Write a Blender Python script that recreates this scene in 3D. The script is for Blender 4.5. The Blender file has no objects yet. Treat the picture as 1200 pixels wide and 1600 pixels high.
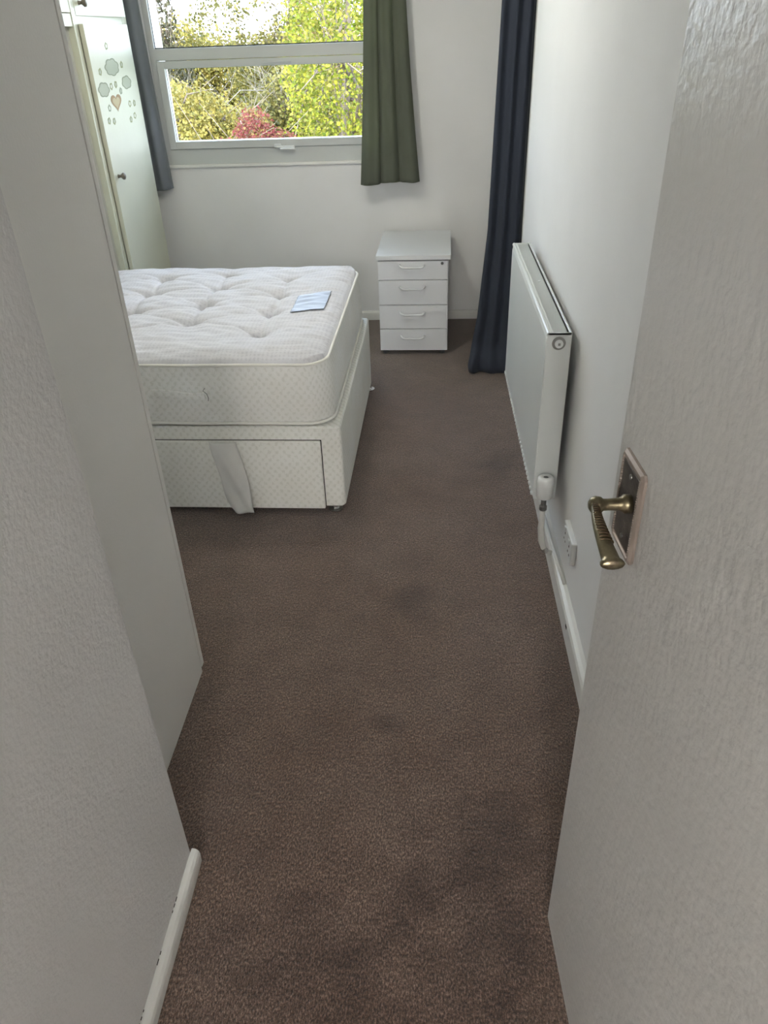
import bpy, bmesh, math, random
from mathutils import Vector, Matrix, noise as mnoise

PI = math.pi
scene = bpy.context.scene
COL = scene.collection
random.seed(7)

# ------------------------------------------------------------------ camera
cam_data = bpy.data.cameras.new('camera')
cam_data.sensor_fit = 'VERTICAL'
cam_data.sensor_height = 36.0
cam_data.sensor_width = 27.0
cam_data.lens = 1174.0 / 1600.0 * 36.0
cam_data.clip_start = 0.02
cam_data.clip_end = 300
cam = bpy.data.objects.new('camera', cam_data)
COL.objects.link(cam)


def camera_matrix():
    f = 1174.0
    V = Vector((68, 1834, f)).normalized()
    D = Vector((73, -754, f))
    fw = (D - D.dot(V) * V).normalized()
    up = -V
    rt = fw.cross(up)
    if rt.x < 0:
        rt = -rt
    M = Matrix((rt, fw, up))              # camera (x right, y down, z forward) -> world
    cx, cy, cz = M.col[0], M.col[1], M.col[2]
    R = Matrix(((cx[0], -cy[0], -cz[0]), (cx[1], -cy[1], -cz[1]), (cx[2], -cy[2], -cz[2])))
    return Matrix.Translation((0, 0, 1.6)) @ R.to_4x4()


cam.matrix_world = camera_matrix()
scene.camera = cam

# ------------------------------------------------------------------ view, world, sun, lamps
scene.view_settings.view_transform = 'Standard'
scene.view_settings.look = 'None'
scene.view_settings.exposure = 1.4
scene.view_settings.gamma = 1.0
scene.view_settings.use_curve_mapping = False

SKY_STRENGTH = 5.0
SUN_STRENGTH = 2.2
ROOM_FILL_W = 12.0
HALL_FILL_W = 75.0

world = bpy.data.worlds.new('sky')
scene.world = world
world.use_nodes = True
wn = world.node_tree
bg = wn.nodes['Background']
tc = wn.nodes.new('ShaderNodeTexCoord')
sp = wn.nodes.new('ShaderNodeSeparateXYZ')
ramp = wn.nodes.new('ShaderNodeValToRGB')
ramp.color_ramp.elements[0].position = 0.0
ramp.color_ramp.elements[0].color = (0.80, 0.90, 1.0, 1)
ramp.color_ramp.elements[1].position = 0.9
ramp.color_ramp.elements[1].color = (0.50, 0.68, 1.0, 1)
wn.links.new(tc.outputs['Generated'], sp.inputs[0])
wn.links.new(sp.outputs['Z'], ramp.inputs[0])
wn.links.new(ramp.outputs[0], bg.inputs['Color'])
bg.inputs['Strength'].default_value = SKY_STRENGTH

sun_d = bpy.data.lights.new('sun', 'SUN')
sun_d.energy = SUN_STRENGTH
sun_d.angle = math.radians(1.0)
sun_d.color = (1.0, 0.93, 0.80)
sun = bpy.data.objects.new('sun', sun_d)
COL.objects.link(sun)
sun.rotation_euler = Vector((0.35, 0.75, -0.62)).to_track_quat('-Z', 'Y').to_euler()
sun.location = (0, -5, 12)


# ------------------------------------------------------------------ materials
def S(r, g, b):
    def c(v):
        v /= 255.0
        return v / 12.92 if v <= 0.04045 else ((v + 0.055) / 1.055) ** 2.4
    return (c(r), c(g), c(b), 1)


class NT:
    def __init__(self, name):
        self.m = bpy.data.materials.new(name)
        self.m.use_nodes = True
        self.t = self.m.node_tree
        self.b = self.t.nodes['Principled BSDF']

    def n(self, typ, **kw):
        nd = self.t.nodes.new(typ)
        for k, v in kw.items():
            setattr(nd, k, v)
        return nd

    def l(self, a, b):
        self.t.links.new(a, b)

    def math(self, op, a, b=None, clamp=False):
        nd = self.n('ShaderNodeMath', operation=op)
        nd.use_clamp = clamp
        for i, x in enumerate((a, b)):
            if x is None:
                continue
            if isinstance(x, (int, float)):
                nd.inputs[i].default_value = x
            else:
                self.l(x, nd.inputs[i])
        return nd.outputs[0]

    def coord(self, out='Object', scale=(1, 1, 1)):
        t = self.n('ShaderNodeTexCoord')
        mp = self.n('ShaderNodeMapping')
        mp.inputs['Scale'].default_value = scale
        self.l(t.outputs[out], mp.inputs[0])
        return mp.outputs[0]

    def noise(self, vec, scale, detail=3, rough=0.5):
        nd = self.n('ShaderNodeTexNoise')
        nd.inputs['Scale'].default_value = scale
        nd.inputs['Detail'].default_value = detail
        nd.inputs['Roughness'].default_value = rough
        self.l(vec, nd.inputs['Vector'])
        return nd.outputs['Fac']

    def ramp(self, fac, stops):
        r = self.n('ShaderNodeValToRGB')
        els = r.color_ramp.elements
        while len(els) < len(stops):
            els.new(0.5)
        for e, (p, c) in zip(els, stops):
            e.position = p
            e.color = c
        self.l(fac, r.inputs[0])
        return r.outputs[0]

    def mix(self, fac, a, b, blend='MIX'):
        nd = self.n('ShaderNodeMix', data_type='RGBA', blend_type=blend)
        for sock, x in ((nd.inputs[0], fac), (nd.inputs[6], a), (nd.inputs[7], b)):
            if isinstance(x, (int, float)):
                sock.default_value = x
            elif isinstance(x, tuple):
                sock.default_value = x
            else:
                self.l(x, sock)
        return nd.outputs[2]

    def bump(self, h, strength=0.3, dist=0.01, prev=None):
        nd = self.n('ShaderNodeBump')
        nd.inputs['Strength'].default_value = strength
        nd.inputs['Distance'].default_value = dist
        self.l(h, nd.inputs['Height'])
        if prev is not None:
            self.l(prev, nd.inputs['Normal'])
        self.l(nd.outputs[0], self.b.inputs['Normal'])
        return nd.outputs[0]

    def base(self, c):
        if isinstance(c, tuple):
            self.b.inputs['Base Color'].default_value = c
        else:
            self.l(c, self.b.inputs['Base Color'])

    def set(self, **kw):
        for k, v in kw.items():
            self.b.inputs[k.replace('_', ' ')].default_value = v


def paint(name, col, rough=0.6, var=0.04, bscale=90, bstr=0.12, spec=0.3, brush=None, metal=0.0):
    t = NT(name)
    v = t.coord()
    n1 = t.noise(v, 3.0, 4)
    c2 = tuple(max(0, x * (1 - var * 2)) for x in col[:3]) + (1,)
    t.base(t.ramp(n1, [(0.35, col), (0.7, c2)]))
    t.set(Roughness=rough, Specular_IOR_Level=spec, Metallic=metal)
    h = t.noise(v, bscale, 3)
    nb = t.bump(h, bstr, 0.004)
    if brush:
        vb = t.coord(scale=brush)
        h2 = t.noise(vb, 40, 2)
        t.bump(h2, bstr * 1.2, 0.004, nb)
    return t.m


M = {}
M['wall'] = paint('wall_paint', S(222, 222, 221), 0.7, 0.02, 60, 0.12)
M['wall_rough'] = paint('textured_wall_paint', S(214, 213, 212), 0.6, 0.03, 110, 0.5)
M['ceiling'] = paint('ceiling_paint', S(225, 225, 222), 0.8)
M['trim'] = paint('gloss_trim_paint', S(222, 222, 218), 0.35, 0.04, 40, 0.1, 0.5)
M['door'] = paint('door_paint', S(190, 189, 186), 0.34, 0.03, 80, 0.38, 0.5, brush=(1, 2.2, 0.5))
M['panel'] = paint('panel_laminate', S(228, 227, 223), 0.55, 0.02, 150, 0.12)
M['wardrobe'] = paint('wardrobe_gloss_paint', S(198, 199, 180), 0.45, 0.03, 50, 0.1, 0.5)
M['wardrobe_shaded'] = paint('wardrobe_shaded_paint', S(192, 192, 184), 0.5, 0.03)  # wardrobe paint greyed to stand in for shade on the set-back door
M['upvc'] = paint('window_plastic', S(188, 191, 189), 0.5, 0.01, 200, 0.02, 0.4)
M['white_lam'] = paint('white_laminate', S(212, 214, 216), 0.45, 0.01, 200, 0.03, 0.4)
M['white_plastic'] = paint('white_plastic', S(215, 217, 216), 0.35, 0.01, 200, 0.02, 0.5)
M['radiator'] = paint('radiator_enamel', S(206, 210, 208), 0.3, 0.01, 200, 0.03, 0.5)
M['rad_grille'] = paint('radiator_grille_enamel', S(172, 176, 174), 0.4, 0.01)
M['grey_plastic'] = paint('grey_plastic', S(90, 92, 92), 0.5)
M['dark'] = paint('dark_gap', S(38, 36, 34), 0.8)
M['knob'] = paint('knob_stain', S(104, 98, 86), 0.4, 0.1, 60, 0.1, 0.5)
M['chrome'] = paint('chrome', S(215, 215, 215), 0.12, 0.0, 30, 0.0, metal=1.0)
M['steel'] = paint('dull_steel', S(150, 150, 148), 0.35, 0.05, 60, 0.1, metal=1.0)
M['pipe'] = paint('painted_pipe', S(205, 205, 200), 0.3, 0.05, 60, 0.1, 0.5)
M['copper'] = paint('old_brass_fitting', S(96, 82, 64), 0.35, 0.2, 60, 0.2, metal=0.8)


def brass():
    t = NT('aged_brass')
    v = t.coord()
    n = t.noise(v, 60, 5)
    t.base(t.ramp(n, [(0.3, S(98, 90, 70)), (0.55, S(128, 119, 96)), (0.75, S(84, 73, 62))]))
    t.set(Metallic=0.85, Roughness=0.34)
    t.bump(t.noise(v, 300, 3), 0.15, 0.002)
    return t.m


def plate_metal():
    t = NT('tarnished_plate')
    v = t.coord()
    n = t.noise(v, 45, 6)
    t.base(t.ramp(n, [(0.3, S(60, 54, 48)), (0.6, S(92, 84, 78)), (0.8, S(130, 124, 116))]))
    t.set(Metallic=0.6, Roughness=0.45)
    t.bump(t.noise(v, 250, 3), 0.3, 0.002)
    return t.m


M['brass'] = brass()
M['plate'] = plate_metal()
M['plate_rim'] = paint('plate_rim_metal', S(150, 138, 130), 0.4, 0.1, 120, 0.2, metal=0.5)


def carpet():
    t = NT('brown_carpet_pile')
    v = t.coord()
    v2 = t.coord(scale=(1.0, 0.55, 1.0))
    big = t.noise(v, 1.6, 4, 0.6)
    mid = t.noise(v, 9, 4, 0.6)
    fine = t.noise(v2, 260, 3, 0.7)
    fine2 = t.noise(v, 95, 3, 0.7)
    c = t.ramp(fine, [(0.32, S(60, 49, 43)), (0.5, S(118, 100, 89)), (0.68, S(184, 164, 150))])
    c = t.mix(0.75, c, t.ramp(fine2, [(0.3, S(150, 150, 150)), (0.7, S(255, 255, 255))]), 'MULTIPLY')
    c = t.mix(0.8, c, t.ramp(big, [(0.35, S(226, 205, 190)), (0.65, S(255, 248, 245))]), 'MULTIPLY')
    c = t.mix(0.7, c, t.ramp(mid, [(0.3, S(215, 210, 208)), (0.6, S(255, 255, 255))]), 'MULTIPLY')
    # worn dark spots, and larger patches that darken the carpet near the doorway
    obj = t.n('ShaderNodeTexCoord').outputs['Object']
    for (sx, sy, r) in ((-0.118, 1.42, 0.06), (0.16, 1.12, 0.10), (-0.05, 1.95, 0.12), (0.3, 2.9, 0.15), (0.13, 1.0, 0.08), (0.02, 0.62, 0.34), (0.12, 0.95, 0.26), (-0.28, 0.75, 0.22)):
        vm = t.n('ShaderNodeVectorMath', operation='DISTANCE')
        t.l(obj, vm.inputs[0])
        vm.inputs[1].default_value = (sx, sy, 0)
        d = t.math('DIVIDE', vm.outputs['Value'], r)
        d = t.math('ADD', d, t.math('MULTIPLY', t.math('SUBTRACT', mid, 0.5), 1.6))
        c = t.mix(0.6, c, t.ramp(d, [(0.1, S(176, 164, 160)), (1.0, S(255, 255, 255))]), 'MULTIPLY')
    t.base(c)
    t.set(Roughness=0.95, Specular_IOR_Level=0.05, Sheen_Weight=0.4, Sheen_Roughness=0.5)
    h = t.math('ADD', t.math('MULTIPLY', fine, 0.7), t.math('MULTIPLY', fine2, 0.6))
    t.bump(h, 0.9, 0.008)
    return t.m


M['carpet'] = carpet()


def damask(name, col, dark, k=0.85, top=False):
    """pale ticking fabric with small staggered motifs"""
    t = NT(name)
    tco = t.n('ShaderNodeTexCoord')
    s = t.n('ShaderNodeSeparateXYZ')
    t.l(tco.outputs['Object'], s.inputs[0])
    if top:
        a = t.math('ADD', s.outputs[0], s.outputs[1])
        b = t.math('SUBTRACT', s.outputs[0], s.outputs[1])
        sa = t.math('SINE', t.math('MULTIPLY', a, 210))
        sb = t.math('SINE', t.math('MULTIPLY', b, 210))
    else:
        a = t.math('ADD', s.outputs[0], s.outputs[1])
        sa = t.math('SINE', t.math('MULTIPLY', a, 215))
        sb = t.math('SINE', t.math('MULTIPLY', s.outputs[2], 185))
    pat = t.math('MULTIPLY', sa, sb)
    nz = t.noise(tco.outputs['Object'], 130, 3, 0.7)
    p2 = t.math('ADD', pat, t.math('MULTIPLY', t.math('SUBTRACT', nz, 0.5), 4.5))
    c = t.ramp(p2, [(0.15, col), (0.75, dark)])
    big = t.noise(tco.outputs['Object'], 5, 3)
    c = t.mix(0.5, c, t.ramp(big, [(0.3, S(240, 236, 228)), (0.7, S(255, 255, 255))]), 'MULTIPLY')
    t.base(c)
    t.set(Roughness=0.85, Specular_IOR_Level=0.15, Sheen_Weight=0.2)
    h = t.math('ADD', t.math('MULTIPLY', pat, 0.12 if top else -0.3), t.noise(tco.outputs['Object'], 400, 2))
    t.bump(h, 0.35, 0.004)
    return t.m


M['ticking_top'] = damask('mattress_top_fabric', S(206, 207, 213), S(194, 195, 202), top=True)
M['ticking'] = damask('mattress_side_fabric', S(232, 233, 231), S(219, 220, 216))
M['divan'] = damask('divan_fabric', S(232, 233, 229), S(219, 220, 214))


def cloth(name, col, transl=0.25, rough=0.9, weave=500, tcol=None):
    t = NT(name)
    v = t.coord()
    n1 = t.noise(v, 6, 3)
    c2 = tuple(x * 0.86 for x in col[:3]) + (1,)
    cc = t.ramp(n1, [(0.3, col), (0.7, c2)])
    t.base(cc)
    t.set(Roughness=rough, Specular_IOR_Level=0.1, Sheen_Weight=0.1)
    t.bump(t.noise(v, weave, 2), 0.25, 0.003)
    if transl > 0:
        tr = t.n('ShaderNodeBsdfTranslucent')
        tr.inputs['Color'].default_value = tcol or col
        mx = t.n('ShaderNodeMixShader')
        mx.inputs[0].default_value = transl
        t.l(t.b.outputs[0], mx.inputs[1])
        t.l(tr.outputs[0], mx.inputs[2])
        out = t.t.nodes['Material Output']
        t.l(mx.outputs[0], out.inputs['Surface'])
    return t.m


M['piping'] = cloth('piping_fabric', S(232, 231, 224), 0)
M['pull'] = cloth('pull_fabric', S(222, 222, 219), 0.0, 0.8, 200)
M['satin'] = paint('satin_label', S(156, 166, 182), 0.5, 0.05, 200, 0.1, 0.5)
M['tuft'] = cloth('tuft_wool', S(176, 164, 150), 0)
M['curtain'] = cloth('slate_curtain', S(140, 145, 154), 0.3, tcol=S(150, 152, 120))
M['curtain_green'] = cloth('grey_green_curtain', S(108, 112, 100), 0.3, tcol=S(140, 146, 112))
M['navy'] = cloth('navy_curtain', S(56, 61, 72), 0.0)
M['heart'] = paint('heart_print', S(150, 122, 84), 0.6)
M['heart_in'] = paint('heart_print_fill', S(176, 160, 122), 0.6)
M['cloud_edge'] = paint('cloud_print_edge', S(132, 138, 114), 0.6)
M['cloud_in'] = paint('cloud_print_fill', S(166, 170, 150), 0.6)
M['olive_print'] = paint('olive_print', S(140, 142, 100), 0.6)


def glass():
    t = NT('window_glass')
    tr = t.n('ShaderNodeBsdfTransparent')
    gl = t.n('ShaderNodeBsdfGlossy')
    gl.inputs['Roughness'].default_value = 0.02
    lw = t.n('ShaderNodeLayerWeight')
    lw.inputs['Blend'].default_value = 0.2
    f = t.math('MULTIPLY', lw.outputs['Fresnel'], 0.5)
    mx = t.n('ShaderNodeMixShader')
    t.l(f, mx.inputs[0])
    t.l(tr.outputs[0], mx.inputs[1])
    t.l(gl.outputs[0], mx.inputs[2])
    t.l(mx.outputs[0], t.t.nodes['Material Output'].inputs['Surface'])
    return t.m


M['glass'] = glass()


def leafmat(name, cols, transl=0.35):
    t = NT(name)
    g = t.n('ShaderNodeNewGeometry')
    v = t.coord()
    c = t.ramp(g.outputs['Random Per Island'], [(i / (len(cols) - 1), c) for i, c in enumerate(cols)])
    n = t.noise(v, 1.1, 3)
    c = t.mix(0.6, c, t.ramp(n, [(0.35, S(180, 175, 160)), (0.65, S(255, 255, 255))]), 'MULTIPLY')
    t.base(c)
    t.set(Roughness=0.6, Specular_IOR_Level=0.2)
    tr = t.n('ShaderNodeBsdfTranslucent')
    t.l(c, tr.inputs['Color'])
    mx = t.n('ShaderNodeMixShader')
    mx.inputs[0].default_value = transl
    t.l(t.b.outputs[0], mx.inputs[1])
    t.l(tr.outputs[0], mx.inputs[2])
    t.l(mx.outputs[0], t.t.nodes['Material Output'].inputs['Surface'])
    return t.m


L = {}
L['yellow'] = leafmat('yellow_green_leaves', [S(100, 92, 44), S(140, 126, 60), S(162, 144, 74), S(116, 116, 56)])
L['lime'] = leafmat('lime_leaves', [S(84, 98, 28), S(126, 130, 38), S(156, 150, 48), S(94, 102, 40), S(142, 128, 60)])
L['olive'] = leafmat('olive_leaves', [S(84, 84, 44), S(120, 112, 56), S(140, 128, 70), S(70, 74, 44)])
L['tan'] = leafmat('autumn_tan_leaves', [S(132, 108, 70), S(150, 130, 80), S(120, 116, 60), S(160, 140, 96)])
L['red'] = leafmat('red_leaves', [S(104, 44, 46), S(130, 68, 62), S(104, 58, 46), S(128, 104, 60)])
L['pine'] = leafmat('dark_conifer_leaves', [S(60, 62, 44), S(88, 84, 60), S(74, 72, 52)])
M['bark'] = paint('tree_bark', S(120, 106, 92), 0.9, 0.2, 20, 0.6)
M['birch'] = paint('pale_bark', S(140, 130, 116), 0.9, 0.2, 20, 0.4)
M['grass'] = paint('garden_lawn', S(110, 120, 50), 0.95, 0.2, 30, 0.6)


# ------------------------------------------------------------------ mesh helpers
def new_obj(name, bm, mat, parent=None, smooth=False, loc=None):
    me = bpy.data.meshes.new(name)
    bmesh.ops.recalc_face_normals(bm, faces=bm.faces[:])
    bm.to_mesh(me)
    bm.free()
    if smooth:
        for p in me.polygons:
            p.use_smooth = True
    me.materials.append(mat)
    o = bpy.data.objects.new(name, me)
    COL.objects.link(o)
    if loc:
        o.location = loc
    if parent:
        o.parent = parent
        o.matrix_parent_inverse = parent.matrix_world.inverted() if False else Matrix.Identity(4)
    return o


def empty(name, loc, rz=0.0):
    o = bpy.data.objects.new(name, None)
    o.empty_display_size = 0.1
    o.location = loc
    o.rotation_euler = (0, 0, rz)
    COL.objects.link(o)
    return o


def tag(o, label, cat, group=None):
    o['label'] = label
    o['category'] = cat
    if group:
        o['group'] = group
    return o


def structure(o):
    o['kind'] = 'structure'
    return o


def box(bm, x0, x1, y0, y1, z0, z1, bev=0.0, seg=2):
    r = bmesh.ops.create_cube(bm, size=1.0)
    vs = r['verts']
    for v in vs:
        v.co = Vector(((x0 + x1) / 2 + v.co.x * (x1 - x0), (y0 + y1) / 2 + v.co.y * (y1 - y0), (z0 + z1) / 2 + v.co.z * (z1 - z0)))
    if bev > 0:
        es = list({e for v in vs for e in v.link_edges})
        bmesh.ops.bevel(bm, geom=es, offset=bev, segments=seg, affect='EDGES', profile=0.5)
    return vs


def boxobj(name, dims, mat, parent=None, bev=0.0, seg=2):
    bm = bmesh.new()
    box(bm, *dims, bev=bev, seg=seg)
    return new_obj(name, bm, mat, parent)


def tube(bm, pts, rad, seg=10, closed=False, caps=True):
    pts = [Vector(p) for p in pts]
    n = len(pts)
    rads = rad if isinstance(rad, (list, tuple)) else [rad] * n
    rings = []
    ref = None
    for i, p in enumerate(pts):
        if closed:
            d = pts[(i + 1) % n] - pts[i - 1]
        else:
            d = pts[min(i + 1, n - 1)] - pts[max(i - 1, 0)]
        d.normalize()
        if ref is None:
            ref = Vector((0, 0, 1)) if abs(d.z) < 0.9 else Vector((1, 0, 0))
        a = d.cross(ref)
        if a.length < 1e-6:
            a = d.cross(Vector((0, 1, 0)))
        a.normalize()
        b = a.cross(d).normalized()
        ref = b
        rings.append([bm.verts.new(p + (a * math.cos(2 * PI * k / seg) + b * math.sin(2 * PI * k / seg)) * rads[i]) for k in range(seg)])
    m = n if closed else n - 1
    for i in range(m):
        r0, r1 = rings[i], rings[(i + 1) % n]
        for k in range(seg):
            bm.faces.new((r0[k], r0[(k + 1) % seg], r1[(k + 1) % seg], r1[k]))
    if caps and not closed:
        bm.faces.new(rings[0])
        bm.faces.new(rings[-1])


def lathe(bm, prof, seg=24, axis='Z', org=(0, 0, 0)):
    """prof = [(radius, height)]"""
    org = Vector(org)
    rings = []
    for r, h in prof:
        ring = []
        for k in range(seg):
            c, s = math.cos(2 * PI * k / seg) * max(r, 1e-5), math.sin(2 * PI * k / seg) * max(r, 1e-5)
            if axis == 'Z':
                p = Vector((c, s, h))
            elif axis == 'Y':
                p = Vector((c, h, s))
            else:
                p = Vector((h, c, s))
            ring.append(bm.verts.new(org + p))
        rings.append(ring)
    for a, b in zip(rings, rings[1:]):
        for k in range(seg):
            bm.faces.new((a[k], a[(k + 1) % seg], b[(k + 1) % seg], b[k]))
    bm.faces.new(rings[0])
    bm.faces.new(rings[-1])


def prism_y(bm, prof, y0, y1):
    """closed xz profile pushed along y"""
    a = [bm.verts.new((x, y0, z)) for x, z in prof]
    b = [bm.verts.new((x, y1, z)) for x, z in prof]
    n = len(prof)
    for i in range(n):
        bm.faces.new((a[i], a[(i + 1) % n], b[(i + 1) % n], b[i]))
    bm.faces.new(a)
    bm.faces.new(b)


def prism_x(bm, prof, x0, x1):
    a = [bm.verts.new((x0, y, z)) for y, z in prof]
    b = [bm.verts.new((x1, y, z)) for y, z in prof]
    n = len(prof)
    for i in range(n):
        bm.faces.new((a[i], a[(i + 1) % n], b[(i + 1) % n], b[i]))
    bm.faces.new(a)
    bm.faces.new(b)


# ------------------------------------------------------------------ room shell
RX = 0.44          # right wall face
LX = -2.26         # left wall face of the bedroom
BY = 4.85          # window wall face
CZ = 2.4
XR2 = 0.60         # recess behind the navy curtain
YC = 3.76          # where the right wall steps back

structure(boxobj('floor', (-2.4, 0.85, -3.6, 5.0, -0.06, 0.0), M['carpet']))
structure(boxobj('ceiling', (-2.4, 0.85, -3.6, 5.15, CZ, CZ + 0.25), M['ceiling']))

# window wall with its opening
WX0, WX1, WZ0, WZ1 = -1.575, -0.20, 0.955, 2.12
bm = bmesh.new()
box(bm, -2.4, WX0, BY, BY + 0.28, -0.06, CZ)
box(bm, WX1, 0.85, BY, BY + 0.28, -0.06, CZ)
box(bm, WX0, WX1, BY, BY + 0.28, -0.06, WZ0)
box(bm, WX0, WX1, BY, BY + 0.28, WZ1, CZ)
structure(new_obj('wall_back', bm, M['wall']))

# right wall, slightly uneven plaster, stepping back behind the curtain
bm = bmesh.new()
ny, nz = 60, 36
grid = []
y_a, y_b = 0.0, YC
for i in range(ny + 1):
    row = []
    for j in range(nz + 1):
        y = y_a + (y_b - y_a) * i / ny
        z = CZ * j / nz
        dx = 0.0015 * mnoise.noise(Vector((y * 1.6, z * 1.6, 3.1)))
        row.append(bm.verts.new((RX + dx, y, z)))
    grid.append(row)
for i in range(ny):
    for j in range(nz):
        bm.faces.new((grid[i][j], grid[i + 1][j], grid[i + 1][j + 1], grid[i][j + 1]))
box(bm, RX + 0.006, 0.85, y_a, y_b, 0, CZ)
box(bm, XR2, 0.85, y_b, BY, 0, CZ)
o = structure(new_obj('wall_right', bm, M['wall'], smooth=False))

structure(boxobj('wall_left', (-2.4, LX, 1.0, BY, 0, CZ), M['wall']))
# partition on the left of the entrance
bm = bmesh.new()
box(bm, -2.4, -0.54, 0.13, 0.99, 0, CZ)
structure(new_obj('wall_partition', bm, M['wall_rough']))
# wall with the doorway, and the little hall behind the photographer
bm = bmesh.new()
box(bm, -2.4, -0.50, -0.02, 0.13, 0, CZ)
box(bm, 0.335, 0.436, -0.02, 0.13, 0, CZ)
box(bm, -0.50, 0.335, -0.02, 0.13, 2.04, CZ)
structure(new_obj('wall_front', bm, M['wall']))
structure(boxobj('wall_hall_left', (-1.2, -1.1, -3.6, -0.02, 0, CZ), M['wall']))
structure(boxobj('wall_hall_right', (0.70, 0.80, -3.6, -0.02, 0, CZ), M['wall']))
structure(boxobj('wall_hall_back', (-1.2, 0.80, -3.7, -3.6, 0, CZ), M['wall']))

# door casing
bm = bmesh.new()
box(bm, -0.50, -0.475, -0.02, 0.13, 0, 2.04)
box(bm, 0.31, 0.335, -0.02, 0.13, 0, 2.04)
box(bm, -0.50, 0.335, -0.02, 0.13, 2.015, 2.04)
structure(new_obj('trim_1', bm, M['trim']))


def skirting_profile(t, h, sign):
    # offset from wall, rounded top
    return [(0, 0), (sign * t, 0), (sign * t, h * 0.72), (sign * t * 0.85, h * 0.88), (sign * t * 0.5, h * 0.98), (0, h)]


bm = bmesh.new()
prism_y(bm, [(RX - x, z) for x, z in [(0, 0), (0.025, 0), (0.025, 0.066), (0.021, 0.078), (0.012, 0.084), (0, 0.086)]], 0.14, YC)
structure(new_obj('baseboard_right', bm, M['trim']))
bm = bmesh.new()
prism_x(bm, [(BY - a, z) for a, z in [(0, 0), (0.014, 0), (0.014, 0.048), (0.010, 0.055), (0, 0.057)]], LX, XR2)
structure(new_obj('baseboard_back', bm, M['trim']))
# worn rounded skirting along the partition
bm = bmesh.new()
NL = 26
prof = [(0, 0), (0.017, 0), (0.018, 0.030), (0.016, 0.040), (0.011, 0.047), (0.004, 0.050), (0, 0.050)]
rings = []
for i in range(NL + 1):
    y = 0.14 + (1.002 - 0.14) * i / NL
    w = 1 + 0.05 * mnoise.noise(Vector((y * 9, 0, 0)))
    k = 1.0 if i < NL else 0.93
    rings.append([bm.verts.new((-0.54 + x * w * k, y, z * w * k)) for x, z in prof])
for a, b in zip(rings, rings[1:]):
    for q in range(len(prof)):
        bm.faces.new((a[q], a[(q + 1) % len(prof)], b[(q + 1) % len(prof)], b[q]))
bm.faces.new(rings[0])
bm.faces.new(rings[-1])
structure(new_obj('baseboard_left', bm, M['trim'], smooth=False))
# dark cracks where the paint has opened between skirting and wall
bm = bmesh.new()
for y0, y1 in ((0.875, 0.885), (0.862, 0.870), (0.850, 0.855), (0.765, 0.772), (0.745, 0.757), (0.66, 0.664), (0.646, 0.652), (0.635, 0.640), (0.622, 0.628)):
    box(bm, -0.5400, -0.5390, y0, y1, 0.0495, 0.0525)
o = structure(new_obj('trim_2', bm, M['dark']))
# chip in the right skirting
bm = bmesh.new()
box(bm, 0.4140, 0.4155, 1.755, 1.772, 0.050, 0.060, 0.0005, 1)
structure(new_obj('trim_3', bm, M['dark']))

# ------------------------------------------------------------------ window
win = structure(empty('window_1', (WX0, BY, WZ0)))
wm = win


def wpart(name, bm, mat, parent=win):
    for v in bm.verts:
        v.co -= Vector((WX0, BY, WZ0))
    return new_obj(name, bm, mat, parent)


FY0, FY1 = 4.852, 4.915
ZT = 1.555          # top of transom
bm = bmesh.new()
box(bm, WX0, WX0 + 0.035, FY0, FY1, WZ0, WZ1, 0.003)
box(bm, WX1 - 0.035, WX1, FY0, FY1, WZ0, WZ1, 0.003)
box(bm, WX0 + 0.03, WX1 - 0.03, FY0, FY1, WZ0, 1.045, 0.003)
box(bm, WX0 + 0.03, WX1 - 0.03, FY0, FY1, 1.497, ZT, 0.003)
box(bm, WX0 + 0.03, WX1 - 0.03, FY0, FY1, WZ1 - 0.05, WZ1, 0.003)
frame = wpart('window_frame', bm, M['upvc'])
bm = bmesh.new()      # opening sash
SX0, SX1, SZ0, SZ1 = -1.541, -0.236, 1.046, 1.494
for d in ((SX0, SX0 + 0.042, SZ0, SZ1), (SX1 - 0.042, SX1, SZ0, SZ1), (SX0 + 0.04, SX1 - 0.04, SZ0, 1.087), (SX0 + 0.04, SX1 - 0.04, 1.458, SZ1)):
    box(bm, d[0], d[1], FY0 - 0.010, FY1 - 0.01, d[2], d[3], 0.003)
sash = wpart('window_sash', bm, M['upvc'])
bm = bmesh.new()
for d in ((-1.502, -1.499, 1.084, 1.460), (-0.279, -0.276, 1.084, 1.460), (-1.50, -0.278, 1.084, 1.088), (-1.50, -0.278, 1.457, 1.460)):
    box(bm, d[0], d[1], FY0 + 0.012, FY0 + 0.022, d[2], d[3])
wpart('glazing_gasket', bm, M['dark'], win)
bm = bmesh.new()
for d in ((-1.542, -1.538, ZT, WZ1 - 0.05), (-1.54, -0.235, ZT, ZT + 0.005), (-0.238, -0.235, ZT, WZ1 - 0.05)):
    box(bm, d[0], d[1], FY0 + 0.012, FY0 + 0.022, d[2], d[3])
wpart('glazing_gasket', bm, M['dark'], win)
bm = bmesh.new()
box(bm, -1.502, -0.276, FY0 + 0.02, FY0 + 0.026, 1.084, 1.460)
wpart('glass_pane', bm, M['glass'])
bm = bmesh.new()
box(bm, -1.542, -0.234, FY0 + 0.02, FY0 + 0.026, ZT - 0.002, WZ1 - 0.048)
wpart('glass_pane', bm, M['glass'])
bm = bmesh.new()      # thin projecting board below
box(bm, WX0 - 0.004, WX1 + 0.004, 4.835, 4.872, 0.945, 0.962, 0.003)
wpart('window_sill', bm, M['trim'])
bm = bmesh.new()      # sash handle: rose and lever
box(bm, -0.905, -0.795, 4.822, 4.843, 1.040, 1.052, 0.004)
box(bm, -0.915, -0.875, 4.826, 4.853, 1.044, 1.062, 0.003)
box(bm, -0.88, -0.79, 4.812, 4.824, 1.030, 1.042, 0.004)
wpart('window_handle', bm, M['white_plastic'])
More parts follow.
